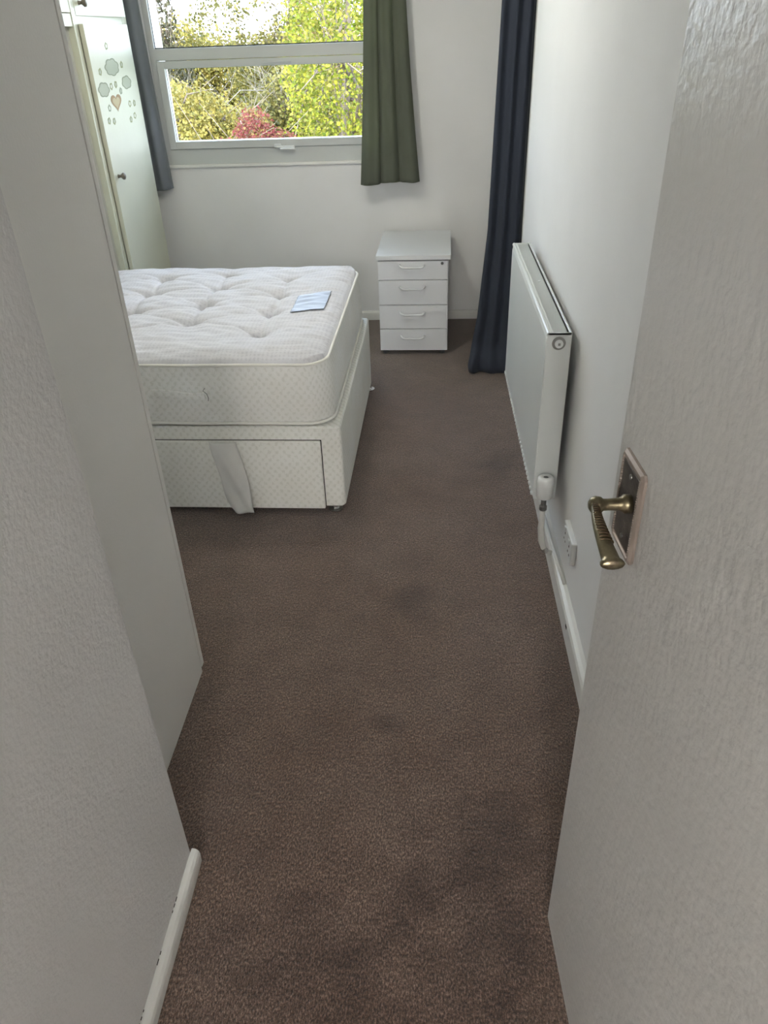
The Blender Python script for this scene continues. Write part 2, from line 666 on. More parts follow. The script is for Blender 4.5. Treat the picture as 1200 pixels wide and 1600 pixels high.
bm = bmesh.new()      # trickle vent on the top rail of the sash
box(bm, -0.945, -0.775, 4.834, 4.843, 1.470, 1.480, 0.002)
box(bm, -0.900, -0.815, 4.830, 4.836, 1.473, 1.478, 0.001)
wpart('vent', bm, M['upvc'])

# ------------------------------------------------------------------ open door on the right
HX, HY = 0.3005, 0.136
door = structure(empty('door_1', (HX, HY, 0.0)))
ang = math.atan2(0.998, -0.065)       # direction from hinge to free edge
door.rotation_euler = (0, 0, ang)
# local: x along door (0..0.76), y<0 is away from the room's middle, z up
DW = 0.762
# inner normal of the door (towards the camera side, -x world) is local +y
boxd = (0.0, DW, -0.038, 0.0, 0.006, 1.985)
bm = bmesh.new()
box(bm, *boxd, bev=0.0015, seg=1)
new_obj('door_leaf', bm, M['door'], door)


def dl(t, off, z):
    """door point: t from the free edge, off from its face, height"""
    return Vector((DW - t, off, z))


# back plate
plate = None
bm = bmesh.new()
ps = [(0.030, 1.140), (0.036, 1.146), (0.108, 1.146), (0.113, 1.140), (0.113, 1.020), (0.108, 1.014), (0.036, 1.014), (0.030, 1.020)]
cx_, cz_ = 0.0715, 1.08
layers = [(1.0, 0.0003), (1.0, 0.0040), (0.95, 0.0072), (0.90, 0.0072), (0.88, 0.0052)]
prev = None
for k, of in layers:
    ring = []
    for (a, z) in ps:
        aa = cx_ + (a - cx_) * (k if k > 0.95 else (k - 0.05))
        zz = cz_ + (z - cz_) * k
        ring.append(bm.verts.new(dl(aa, of, zz)))
    if prev:
        for q in range(len(ring)):
            bm.faces.new((prev[q], prev[(q + 1) % len(ring)], ring[(q + 1) % len(ring)], ring[q]))
    else:
        bm.faces.new(ring)
    prev = ring
bm.faces.new(prev)
plate = new_obj('handle_plate', bm, M['plate_rim'], door)
plate['label'] = 'tarnished metal handle plate with beaded rim'
bm = bmesh.new()
box(bm, DW - 0.104, DW - 0.040, 0.0050, 0.0060, 1.026, 1.134, 0.0005, 1)
inner = new_obj('plate_face', bm, M['plate'], plate)
bm = bmesh.new()
for i in range(34):       # beading
    z = 1.024 + 0.112 * i / 33
    for a in (0.0385, 0.1055):
        bmesh.ops.create_uvsphere(bm, u_segments=6, v_segments=4, radius=0.0017, matrix=Matrix.Translation(dl(a, 0.0066, z)))
new_obj('beading', bm, M['plate_rim'], plate, smooth=True)
bm = bmesh.new()
for z in (1.036, 1.124):
    lathe(bm, [(0.0035, 0.0055), (0.0035, 0.0072), (0.002, 0.0078)], 10, 'Y', dl(0.072, 0, z))
new_obj('screw', bm, M['steel'], plate, smooth=False)
# spindle + lever
lever = None
hz = 1.092
bm = bmesh.new()
lathe(bm, [(0.0125, 0.0058), (0.0125, 0.014), (0.0095, 0.017), (0.0082, 0.022), (0.0076, 0.034), (0.0078, 0.040), (0.0105, 0.043), (0.0115, 0.049), (0.0095, 0.055), (0.005, 0.058)], 20, 'Y', dl(0.084, 0, hz))
lever = new_obj('door_handle', bm, M['brass'], door, smooth=True)
lever['label'] = 'aged brass lever handle'
bm = bmesh.new()
pts, n = [], 16
secs = []


def lever_at(s):
    off = 0.050 + 0.008 * s + 0.005 * math.sin(s * PI)
    z = hz + 0.010 * math.sin(s * PI * 0.8) - 0.012 * s
    return off, z, 0.0055 + 0.0005 * s, 0.0045 + 0.0065 * s ** 1.3


for i in range(n + 1):
    s = i / n
    t = 0.080 + 0.112 * s
    off, z, hw, th = lever_at(s)
    secs.append((t, off, z, hw, th))
# flared end
secs.append((0.1945, 0.0580, hz - 0.0065, 0.0066, 0.0135))
secs.append((0.1985, 0.0578, hz - 0.0070, 0.0070, 0.0145))
secs.append((0.2010, 0.0576, hz - 0.0074, 0.0055, 0.0125))
prev = None
SEG = 12
for (t, off, z, hw, th) in secs:
    ring = [bm.verts.new(dl(t, off + th * math.cos(2 * PI * k / SEG), z + hw * math.sin(2 * PI * k / SEG))) for k in range(SEG)]
    if prev:
        for q in range(SEG):
            bm.faces.new((prev[q], prev[(q + 1) % SEG], ring[(q + 1) % SEG], ring[q]))
    else:
        bm.faces.new(ring)
    prev = ring
bm.faces.new(prev)
blade = new_obj('lever_blade', bm, M['brass'], lever, smooth=True)
bm = bmesh.new()
for i in range(1, 17):       # cast ribs across the blade
    s = 0.02 + 0.80 * i / 17
    t = 0.080 + 0.112 * s
    off, z, hw, th = lever_at(s)
    arc = []
    for k in range(9):
        a = PI * 0.30 + PI * 0.75 * k / 8
        arc.append(dl(t, off + (th + 0.0006) * math.cos(a), z + (hw + 0.0004) * math.sin(a)))
    tube(bm, arc, 0.0012, 5)
new_obj('lever_ribs', bm, M['copper'], lever, smooth=True)
bm = bmesh.new()
for z in (0.25, 1.0, 1.75):
    lathe(bm, [(0.006, z - 0.04), (0.006, z + 0.04)], 10, 'Z', (0.0, 0.004, 0))
new_obj('hinge', bm, M['steel'], door)

# ------------------------------------------------------------------ near wardrobe (white side panel, left)
nw = tag(empty('wardrobe', (-0.68, 1.65, 0)), 'tall white wardrobe in the left foreground, plain side panel towards the carpet', 'wardrobe')
NX = -0.68
W0 = Vector((-0.68, 1.65, 0))


def npart(name, dims, mat, parent=nw, bev=0.0):
    d = (dims[0] - W0.x, dims[1] - W0.x, dims[2] - W0.y, dims[3] - W0.y, dims[4], dims[5])
    return boxobj(name, d, mat, parent, bev)


npart('side_panel', (NX - 0.018, NX, 0.992, 1.607, 0.0, 2.3), M['panel'])
npart('side_panel', (-2.2, -2.182, 0.992, 1.610, 0.0, 2.3), M['panel'])
npart('top_panel', (-2.182, NX - 0.018, 0.992, 1.610, 2.282, 2.3), M['panel'])
npart('shadow_gap', (NX - 0.016, NX - 0.004, 1.6065, 1.6145, 0.02, 2.29), M['dark'])
npart('base_panel', (-2.182, NX - 0.018, 0.992, 1.600, 0.04, 0.06), M['panel'])
npart('back_panel', (-2.182, NX - 0.018, 0.992, 1.0, 0.06, 2.282), M['panel'])
for i in range(3):
    x1 = NX - i * 0.5065
    d = npart('door', (x1 - 0.5035, x1, 1.614, 1.633, 0.012, 2.298), M['panel'], nw, 0.0012)
    bm = bmesh.new()
    hx = x1 - 0.46 if i != 1 else x1 - 0.04
    lathe(bm, [(0.006, 0), (0.006, 0.012), (0.015, 0.02), (0.012, 0.03)], 16, 'Y', (hx - W0.x, 1.632 - W0.y, 1.02))
    new_obj('knob', bm, M['knob'], d, smooth=True)

# ------------------------------------------------------------------ far wardrobe beside the window
FX = -1.637
fw_ = tag(empty('wardrobe', (FX, 4.3, 0)), 'cream painted built-in cupboard by the window with faded stickers on its door', 'wardrobe')
F0 = Vector((FX, 4.3, 0))


def fpart(name, dims, mat, parent=fw_, bev=0.0):
    d = (dims[0] - F0.x, dims[1] - F0.x, dims[2] - F0.y, dims[3] - F0.y, dims[4], dims[5])
    return boxobj(name, d, mat, parent, bev)


fpart('side_panel', (-2.25, FX, 4.735, 4.755, 0, 2.32), M['wardrobe'])
fpart('side_panel', (-2.25, FX - 0.02, 3.79, 3.81, 0, 2.32), M['wardrobe'])
fpart('top_panel', (-2.25, FX, 3.81, 4.735, 2.30, 2.32), M['wardrobe'])
fpart('back_panel', (-2.255, -2.245, 3.81, 4.735, 0.0, 2.30), M['wardrobe'])
fpart('stile', (FX - 0.035, FX, 4.032, 4.078, 0, 2.30), M['wardrobe'], bev=0.001)
fpart('stile', (FX - 0.035, FX, 4.69, 4.735, 0, 2.30), M['wardrobe'])
fpart('rail', (FX - 0.030, FX - 0.001, 4.078, 4.69, 1.655, 1.708), M['wardrobe'])
fpart('plinth', (FX - 0.030, FX - 0.002, 4.078, 4.69, 0.0, 0.06), M['wardrobe'])
# left bay: lower door set back, header and upper door above
fpart('door', (FX - 0.050, FX - 0.030, 3.812, 4.030, 0.04, 1.660), M['wardrobe_shaded'])
fpart('header_panel', (FX - 0.030, FX - 0.004, 3.812, 4.031, 1.662, 1.7125), M['wardrobe'], bev=0.001)
fpart('door', (FX - 0.030, FX - 0.002, 3.812, 4.031, 1.7155, 2.29), M['wardrobe'], bev=0.001)
low = fpart('door', (FX + 0.001, FX + 0.024, 4.082, 4.688, 0.07, 1.672), M['wardrobe'], bev=0.0015)
low['label'] = 'cream door with a faded heart and cloud stickers'
upd = empty('door', (FX + 0.001 - F0.x, 4.688 - F0.y, 0))
upd.parent = fw_
upd.rotation_euler = (0, 0, math.radians(-2.2))
bm = bmesh.new()
box(bm, 0.0, 0.023, -0.606, 0.0, 1.704, 2.29, 0.0015)
new_obj('door_panel', bm, M['wardrobe'], upd)
for par, (kx, ky, kz) in ((low, (FX + 0.024 - F0.x, 4.135 - F0.y, 1.010)), (upd, (0.023, -0.550, 1.755))):
    bm = bmesh.new()
    lathe(bm, [(0.010, 0.0), (0.008, 0.005), (0.007, 0.014), (0.012, 0.020), (0.0175, 0.026), (0.0165, 0.034), (0.010, 0.038), (0.001, 0.039)], 18, 'X', (kx, ky, kz))
    new_obj('knob', bm, M['knob'], par, smooth=True)


# faded stickers: thin shapes on the lower door (local y,z -> door face)
def sticker(name, outline, y, z, mat_out, mat_in, inset=0.78, rot=0.0, sy=1.0, sz=1.0, hollow=False):
    xf = FX + 0.0243 - F0.x
    c, s = math.cos(rot), math.sin(rot)

    def pt(u, v, k, x):
        u, v = u * sy * k, v * sz * k
        return Vector((x, y - F0.y + u * c - v * s, z + u * s + v * c))
    bm = bmesh.new()
    n = len(outline)
    a = [bm.verts.new(pt(u, v, 1, xf)) for u, v in outline]
    b = [bm.verts.new(pt(u, v, 1, xf + 0.0004)) for u, v in outline]
    ci = [bm.verts.new(pt(u, v, inset, xf + 0.0004)) for u, v in outline]
    for i in range(n):
        j = (i + 1) % n
        bm.faces.new((a[i], a[j], b[j], b[i]))
        bm.faces.new((b[i], b[j], ci[j], ci[i]))
    ob = new_obj(name, bm, mat_out, low)
    if mat_in:
        bm = bmesh.new()
        vs = [bm.verts.new(pt(u, v, inset, xf + 0.0003)) for u, v in outline]
        c0 = bm.verts.new(pt(0, 0, 0, xf + 0.0003))
        for i in range(n):
            bm.faces.new((vs[i], vs[(i + 1) % n], c0))
        me = ob.data
        # join fill into the same mesh, second material
        bm2 = bmesh.new()
        bm2.from_mesh(me)
        tmp = bpy.data.meshes.new('tmp')
        bm.to_mesh(tmp)
        for p in tmp.polygons:
            p.material_index = 1
        bm2.from_mesh(tmp)
        nf = len(tmp.polygons)
        bm2.faces.ensure_lookup_table()
        for fc in bm2.faces[-nf:]:
            fc.material_index = 1
        me.materials.append(mat_in)
        bm2.to_mesh(me)
        bm2.free()
        bpy.data.meshes.remove(tmp)
    bm.free() if False else None
    return ob


def heart_outline():
    o = []
    for i in range(40):
        t = 2 * PI * i / 40
        x = 16 * math.sin(t) ** 3
        y = 13 * math.cos(t) - 5 * math.cos(2 * t) - 2 * math.cos(3 * t) - math.cos(4 * t)
        o.append((x / 16, (y + 2.5) / 15))
    return o


def cloud_outline(lobes, seed):
    o = []
    for i in range(48):
        t = 2 * PI * i / 48
        r = 0.86 + 0.14 * abs(math.sin(lobes * t / 2 + seed))
        o.append((math.cos(t) * r, math.sin(t) * r * (1.0 if math.sin(t) > 0 else 0.9)))
    return o


def paw_outline(seed):
    o = []
    for i in range(20):
        t = 2 * PI * i / 20
        r = 0.9 + 0.1 * math.sin(5 * t + seed)
        o.append((math.cos(t) * r, math.sin(t) * r))
    return o


sticker('heart_sticker', heart_outline(), 4.315, 1.330, M['heart'], M['heart_in'], 0.68, 0.0, 0.075, 0.040)
sticker('cloud_sticker', cloud_outline(7, 0.3), 4.345, 1.487, M['cloud_edge'], M['cloud_in'], 0.87, 0.0, 0.102, 0.042)
sticker('cloud_sticker', cloud_outline(6, 0.9), 4.515, 1.412, M['cloud_edge'], M['cloud_in'], 0.84, 0.0, 0.074, 0.034)
sticker('cloud_sticker', cloud_outline(6, 2.0), 4.178, 1.397, M['cloud_edge'], M['cloud_in'], 0.84, 0.0, 0.078, 0.036)
for i, (y, z) in enumerate(((4.322, 1.58), (4.489, 1.495), (4.175, 1.475), (4.284, 1.407), (4.351, 1.412), (4.406, 1.380), (4.203, 1.316), (4.165, 1.262), (4.232, 1.255), (4.504, 1.314), (4.575, 1.312), (4.478, 1.241), (4.548, 1.254))):
    sticker('leaf_sticker', paw_outline(i * 1.3), y, z, M['olive_print'] if i not in (5, 6) else M['cloud_edge'], M['cloud_in'] if i % 3 else None, 0.55, 0.2, 0.022, 0.017)

# ------------------------------------------------------------------ bed: divan base and mattress
BED_O = Vector((-0.329, 2.48, 0.0))
BROT = math.radians(-0.9)
BL, BW = 1.90, 1.245            # along -x, along +y
divan = tag(empty('divan_base', BED_O, BROT), 'cream patterned divan bed base with drawers, standing on the brown carpet', 'bed base')
# local coordinates: x from -BL to 0, y from 0 to BW
RC = 0.045


def rrect(x0, x1, y0, y1, r, n=8):
    pts = []
    for cx, cy, a0 in ((x1 - r, y0 + r, -PI / 2), (x1 - r, y1 - r, 0), (x0 + r, y1 - r, PI / 2), (x0 + r, y0 + r, PI)):
        for k in range(n + 1):
            a = a0 + (PI / 2) * k / n
            pts.append((cx + r * math.cos(a), cy + r * math.sin(a)))
    return pts


def loft(bm, loops, cap=True):
    rings = [[bm.verts.new(p) for p in lp] for lp in loops]
    n = len(rings[0])
    for a, b in zip(rings, rings[1:]):
        for i in range(n):
            bm.faces.new((a[i], a[(i + 1) % n], b[(i + 1) % n], b[i]))
    if cap:
        bm.faces.new(rings[0])
        bm.faces.new(rings[-1])


DZ0, DZ1 = 0.034, 0.380
for half, (xa, xb) in enumerate(((-BL / 2 + 0.001, 0.0), (-BL, -BL / 2 - 0.001))):
    bm = bmesh.new()
    r0 = rrect(xa, xb, 0, BW, 0.022, 5)
    r1 = rrect(xa + 0.006, xb - 0.006, 0.006, BW - 0.006, 0.018, 5)
    loft(bm, [[(x, y, DZ0) for x, y in r1], [(x, y, DZ0 + 0.006) for x, y in r0], [(x, y, DZ1 - 0.006) for x, y in r0], [(x, y, DZ1) for x, y in r1]])
    half_o = new_obj('base_body', bm, M['divan'], divan)
    # drawer front panel, standing a few mm proud with a shadow gap
    if half == 0:
        da, db = -0.905, -0.078
    else:
        da, db = -1.80, -0.985
    bm = bmesh.new()
    box(bm, da - 0.003, db + 0.003, -0.0015, 0.004, DZ0 + 0.002, 0.327)
    gap = new_obj('drawer_gap', bm, M['dark'], half_o)
    bm = bmesh.new()
    box(bm, da, db, -0.011, 0.002, DZ0 - 0.004, 0.3245, 0.004, 2)
    drw = new_obj('drawer', bm, M['divan'], divan)
    # fabric pull hanging in front: a loose folded flap
    bm = bmesh.new()
    top_c = -0.448 if half == 0 else -1.40
    nu, nv = 14, 26
    for side in (0, 1):
        pass
    g = []
    for j in range(nv + 1):
        v = j / nv
        z = 0.323 - 0.290 * v
        left = top_c - 0.052 + 0.050 * v ** 1.2 - 0.002 * math.sin(v * 9)
        right = top_c + 0.052 + (0.042 * v ** 1.1) * (1.0) - 0.006 * math.sin(v * PI) * -1
        if half == 0 and v > 0.9:
            left += 0.0
        row = []
        for i in range(nu + 1):
            u = i / nu
            x = left + (right - left) * u
            crease = 0.012 * math.sin(PI * u) + 0.007 * math.sin(u * 8 - v * 7) * (0.3 + v) + 0.008 * abs(math.sin(u * 3 + v * 6)) * v + 0.010 * v * u
            y = -0.013 - crease - 0.016 * v * math.sin(PI * v * 0.6) * (0.4 + 0.6 * u)
            zz = z + 0.012 * math.sin(PI * u) * v ** 3 * -0.6
            row.append(Vector((x, y, zz)))
        g.append(row)
    fr = [[bm.verts.new(p) for p in row] for row in g]
    bk = [[bm.verts.new(p + Vector((0, 0.003, 0))) for p in row] for row in g]
    for j in range(nv):
        for i in range(nu):
            bm.faces.new((fr[j][i], fr[j][i + 1], fr[j + 1][i + 1], fr[j + 1][i]))
            bm.faces.new((bk[j][i], bk[j + 1][i], bk[j + 1][i + 1], bk[j][i + 1]))
    for j in range(nv):
        bm.faces.new((fr[j][0], fr[j + 1][0], bk[j + 1][0], bk[j][0]))
        bm.faces.new((fr[j][nu], bk[j][nu], bk[j + 1][nu], fr[j + 1][nu]))
    for i in range(nu):
        bm.faces.new((fr[0][i], bk[0][i], bk[0][i + 1], fr[0][i + 1]))
        bm.faces.new((fr[nv][i], fr[nv][i + 1], bk[nv][i + 1], bk[nv][i]))
    pl = new_obj('drawer_pull', bm, M['pull'], drw, smooth=True)
    pl['label'] = 'loose white fabric drawer pull'
# chrome glide feet
for fx, fy in ((-0.045, 0.035), (-0.012, BW - 0.03), (-0.90, 0.05), (-0.90, BW - 0.05), (-1.0, 0.05), (-1.0, BW - 0.05), (-1.85, 0.05), (-1.85, BW - 0.05)):
    bm = bmesh.new()
    lathe(bm, [(0.026, 0.0), (0.029, 0.003), (0.029, 0.008), (0.016, 0.011), (0.012, 0.016), (0.012, DZ0 + 0.001)], 20, 'Z', (fx, fy, 0))
    new_obj('foot', bm, M['chrome'], divan, smooth=False)

# mattress
MZ0, MZ1 = DZ1 + 0.011, 0.622
mat = tag(empty('mattress', (BED_O.x, BED_O.y, MZ0), BROT), 'bare white tufted mattress with piped edges lying on the divan base', 'mattress')
mx0, mx1, my0, my1 = -BL + 0.002, -0.020, -0.004, BW + 0.002
MR = 0.10
H_ = MZ1 - MZ0
bm = bmesh.new()
NP = 14
base_l = rrect(mx0, mx1, my0, my1, MR, 10)
# densify straight runs so the cloth can ripple
dense = []
for i in range(len(base_l)):
    a, b = Vector(base_l[i]), Vector(base_l[(i + 1) % len(base_l)])
    k = max(1, int((b - a).length / 0.03))
    for q in range(k):
        p = a.lerp(b, q / k)
        dense.append((p.x, p.y))
cxm, cym = (mx0 + mx1) / 2, (my0 + my1) / 2


def inset(p, d):
    x, y = p
    # move towards the nearest interior direction
    qx = min(max(x, mx0 + MR), mx1 - MR)
    qy = min(max(y, my0 + MR), my1 - MR)
    v = Vector((x - qx, y - qy))
    if v.length < 1e-6:
        return p
    v.normalize()
    return (x - v.x * d, y - v.y * d)


loops = []
for j in range(NP + 1):
    v = j / NP
    bulge = 0.010 * math.sin(PI * v) ** 0.8
    lp = []
    for k, p in enumerate(dense):
        rip = 0.0025 * mnoise.noise(Vector((p[0] * 7, p[1] * 7, v * 3)))
        px, py = inset(p, -(bulge + rip) + 0.008)
        px -= 0.014 * v * max(0, min(1, (px - mx1 + 0.3) / 0.3))
        lp.append((px, py, H_ * v))
    loops.append(lp)
loft(bm, loops, cap=False)
bm.verts.ensure_lookup_table()
bm.faces.new(bm.verts[:len(dense)])
new_obj('mattress_body', bm, M['ticking'], mat, smooth=True)

TUFTS = [(-0.655, y) for y in (2.745, 2.995, 3.250, 3.500)] + [(-0.955, y) for y in (2.885, 3.124, 3.362, 3.60)] + [(-1.25, y) for y in (2.77, 3.03, 3.302, 3.542)] + \
        [(-1.55, y) for y in (2.66, 2.89, 3.14, 3.40, 3.62)] + [(-1.85, y) for y in (2.77, 3.03, 3.28, 3.53)] + [(-2.10, y) for y in (2.66, 2.9, 3.15, 3.4, 3.6)]
TL = [Matrix.Rotation(-BROT, 2) @ (Vector(t) - Vector((BED_O.x, BED_O.y))) for t in TUFTS]
# creases join each tuft to some of its neighbours
CRE = []
rnd = random.Random(3)
for i, a in enumerate(TL):
    for j, b in enumerate(TL):
        if j <= i:
            continue
        d = (a - b).length
        if d < 0.36:
            CRE.append((a, b, 0.018 + 0.018 * rnd.random() if d < 0.28 else 0.010 + 0.010 * rnd.random()))
for a in TL:
    if a.x > -0.45:
        for dy in (-0.05, 0.04, 0.1):
            CRE.append((a, Vector((-0.02, a.y + dy * (1 + rnd.random()))), 0.005 + 0.003 * rnd.random()))
    if a.y < 0.35:
        CRE.append((a, Vector((a.x - 0.12, 0.03)), 0.006))
        CRE.append((a, Vector((a.x + 0.10, 0.03)), 0.003))


def top_h(x, y):
    q = Vector((x, y))
    e = min(x - mx0, mx1 - x, y - my0, my1 - y)
    h = 0.038 * (1 - math.exp(-max(e, 0) / 0.035))
    for t in TL:
        r = (q - t).length
        if r < 0.35:
            h -= 0.036 * math.exp(-r / 0.050) + 0.020 * math.exp(-(r / 0.020) ** 2)
    for a, b, dep in CRE:
        ab = b - a
        t = max(0, min(1, (q - a).dot(ab) / ab.length_squared))
        p = a + ab * t
        # slightly wandering crease
        w = 0.012 * math.sin(t * PI) * math.sin(a.x * 40 + a.y * 23)
        nrm = Vector((-ab.y, ab.x)).normalized()
        d = (q - (p + nrm * w)).length
        if d < 0.07:
            h -= dep * math.exp(-(d / 0.013) ** 1.2) * (1 - 0.65 * math.sin(PI * t))
    h += 0.006 * mnoise.noise(Vector((x * 7, y * 9, 1.0))) + 0.006 * mnoise.noise(Vector((x * 13, y * 30, 4.0)))
    # gathered cloth near the head-side edge
    g = math.exp(-((mx1 - x) / 0.16) ** 2)
    h += 0.0016 * g * math.sin(y * 150 + 3 * mnoise.noise(Vector((x * 6, y * 6, 0))))
    return h


def lean(x):
    return -0.014 * max(0, min(1, (x - mx1 + 0.3) / 0.3))


bm = bmesh.new()
NXg, NYg = 300, 200
rows = []
in_ = 0.008
for i in range(NXg + 1):
    row = []
    for j in range(NYg + 1):
        x = mx0 + in_ + (mx1 - mx0 - 2 * in_) * i / NXg
        y = my0 + in_ + (my1 - my0 - 2 * in_) * j / NYg
        # pull the four corners onto the rounded outline
        r = MR - in_
        ccx = min(max(x, mx0 + MR), mx1 - MR)
        ccy = min(max(y, my0 + MR), my1 - MR)
        dx, dy = x - ccx, y - ccy
        if dx != 0 and dy != 0:
            m = max(abs(dx), abs(dy))
            l = math.hypot(dx, dy)
            k = m / l
            dx, dy = dx * k, dy * k
        X, Y = ccx + dx, ccy + dy
        edge = min(i, NXg - i, j, NYg - j)
        hz_ = top_h(X, Y) if edge > 0 else 0.0
        row.append(bm.verts.new((X + lean(X), Y, H_ + hz_)))
    rows.append(row)
for i in range(NXg):
    for j in range(NYg):
        bm.faces.new((rows[i][j], rows[i + 1][j], rows[i + 1][j + 1], rows[i][j + 1]))
new_obj('tufted_top', bm, M['ticking_top'], mat, smooth=True)
for zz, rr in ((H_ - 0.001, 0.0055), (0.004, 0.0060)):
    bm = bmesh.new()
    pp = []
    for p in dense:
        q = inset(p, 0.004)
        pp.append((q[0] + (lean(q[0]) if zz > 0.1 else 0), q[1], zz + 0.0015 * mnoise.noise(Vector((p[0] * 5, p[1] * 5, zz)))))
    tube(bm, pp, rr, 8, closed=True)
    new_obj('piping', bm, M['piping'], mat, smooth=True)
for t in TL:
    bm = bmesh.new()
    hh = H_ + top_h(t.x, t.y)
    for k in range(5):
        a = k * PI / 5 + 0.3
        d = Vector((math.cos(a), math.sin(a), 0)) * 0.006
        c = Vector((t.x, t.y, hh + 0.001))
        tube(bm, [c - d, c + Vector((0, 0, 0.002)), c + d], 0.0016, 5)
    new_obj('tuft', bm, M['tuft'], mat)
# satin label on the top
c4 = [Vector((-0.430, 2.990)), Vector((-0.565, 2.965)), Vector((-0.560, 3.190)), Vector((-0.425, 3.235))]
R2 = Matrix.Rotation(-BROT, 2)
c4 = [R2 @ (c - Vector((BED_O.x, BED_O.y))) for c in c4]
bm = bmesh.new()
n = 26
g = []
for i in range(n + 1):
    row = []
    for j in range(n + 1):
        u, v = i / n, j / n
        p = c4[0].lerp(c4[1], u).lerp(c4[3].lerp(c4[2], u), v)
        wz = 0.0015 * math.sin(v * 30 + 2.5 * u) * (0.4 + u) * (1 - abs(2 * v - 1) ** 4)
        row.append(bm.verts.new((p.x, p.y, H_ + top_h(p.x, p.y) + 0.0045 + wz)))
    g.append(row)
for i in range(n):
    for j in range(n):
        bm.faces.new((g[i][j], g[i + 1][j], g[i + 1][j + 1], g[i][j + 1]))
lab = new_obj('fabric_label', bm, M['satin'], mat, smooth=True)
lab['label'] = 'shiny pale blue satin label'
md = lab.modifiers.new('thick', 'SOLIDIFY')
md.thickness = 0.0012
bm = bmesh.new()
for a, b in ((0, 1), (0, 3)):
    pp = []
    for k in range(20):
        p = c4[a].lerp(c4[b], k / 19)
        pp.append((p.x, p.y, H_ + top_h(p.x, p.y) + 0.0050))
    tube(bm, pp, 0.0012, 5)
new_obj('label_stitching', bm, M['grey_plastic'], lab)
# webbing handle sewn on the long side
bm = bmesh.new()
pts = []
nx = 24
fr = []
for i in range(nx + 1):
    u = i / nx
    x = -0.680 + 0.195 * u
    z = 0.128 + 0.004 * math.sin(u * 6) - 0.010 * u
    y = my0 - 0.006 - 0.006 * math.sin(PI * u)
    fr.append((x, y, z))
va = [[bm.verts.new((x, y + dy, z + dz)) for x, y, z in fr] for dy, dz in ((0.004, 0.014), (-0.003, 0.012), (-0.003, -0.012), (0.004, -0.014))]
for a, b in ((0, 1), (1, 2), (2, 3), (3, 0)):
    for i in range(nx):
        bm.faces.new((va[a][i], va[a][i + 1], va[b][i + 1], va[b][i]))
bm.faces.new([va[k][0] for k in range(4)])
bm.faces.new([va[k][nx] for k in range(4)])
new_obj('side_handle', bm, M['ticking'], mat, smooth=False)
# loose thread beside the handle
bm = bmesh.new()
tube(bm, [(-0.478, my0 - 0.012, 0.150), (-0.486, my0 - 0.014, 0.140), (-0.474, my0 - 0.013, 0.128), (-0.470, my0 - 0.012, 0.110), (-0.473, my0 - 0.012, 0.100)], 0.0012, 5)
new_obj('loose_thread', bm, M['grey_plastic'], mat)

# ------------------------------------------------------------------ drawer pedestal
ped = tag(empty('drawer_unit', (-0.095, 4.20, 0.0), math.radians(-1.2)), 'white four-drawer pedestal under the right-hand curtain by the window wall', 'drawers')
PW, PD, PH = 0.195, 0.60, 0.567      # half width
boxobj('side_panel', (-PW, -PW + 0.018, 0.018, PD, 0.022, PH - 0.025), M['white_lam'], ped, 0.001)
boxobj('side_panel', (PW - 0.018, PW, 0.018, PD, 0.022, PH - 0.025), M['white_lam'], ped, 0.001)
boxobj('back_panel', (-PW + 0.018, PW - 0.018, PD - 0.018, PD, 0.022, PH - 0.025), M['white_lam'], ped)
boxobj('base_panel', (-PW + 0.018, PW - 0.018, 0.02, PD - 0.018, 0.022, 0.040), M['white_lam'], ped)
boxobj('top_panel', (-PW - 0.008, PW + 0.012, -0.006, PD + 0.004, PH - 0.025, PH), M['white_lam'], ped, 0.002)
zb = [0.026, 0.155, 0.294, 0.433, 0.538]
for i in range(4):
    d = boxobj('drawer', (-PW + 0.002, PW - 0.004, 0.0, 0.018, zb[i] + 0.0018, zb[i + 1] - 0.0018), M['white_lam'], ped, 0.001)
    boxobj('drawer_box', (-PW + 0.022, PW - 0.022, 0.0185, 0.50, zb[i] + 0.016, zb[i + 1] - 0.02), M['white_lam'], d)
    zc = [0.107, 0.245, 0.390, 0.508][i]
    bm = bmesh.new()
    # bow handle, bar curving up at both ends
    pts = []
    for k in range(17):
        u = -1 + 2 * k / 16
        ed = abs(u) ** 9
        pts.append((-0.005 + 0.069 * u, -0.020 + 0.019 * ed, zc - 0.004 + 0.012 * ed))
    tube(bm, pts, 0.0055, 8)
    h = new_obj('handle', bm, M['white_lam'], d, smooth=True)
bm = bmesh.new()
lathe(bm, [(0.008, 0.002), (0.008, -0.003), (0.006, -0.004)], 16, 'Y', (0.160, 0, 0.523))
lk = new_obj('lock', bm, M['grey_plastic'], ped)
for fx, fy in ((-0.165, 0.04), (0.165, 0.04), (-0.165, 0.55), (0.165, 0.55)):
    bm = bmesh.new()
    lathe(bm, [(0.014, 0.0), (0.016, 0.004), (0.016, 0.014), (0.008, 0.016), (0.008, 0.023)], 14, 'Z', (fx, fy, 0))
    new_obj('foot', bm, M['grey_plastic'], ped)

# ------------------------------------------------------------------ radiator
RY0, RY1, RZ0, RZ1 = 2.165, 3.27, 0.262, 0.838
RF, RB = 0.343, 0.415
rad = tag(empty('radiator', (RB, RY0, RZ0)), 'white panel radiator mounted low on the right-hand wall', 'radiator')
Ro = Vector((RB, RY0, RZ0))


def rpart(name, bm, mt, parent=rad, smooth=False):
    for v in bm.verts:
        v.co -= Ro
    return new_obj(name, bm, mt, parent, smooth)


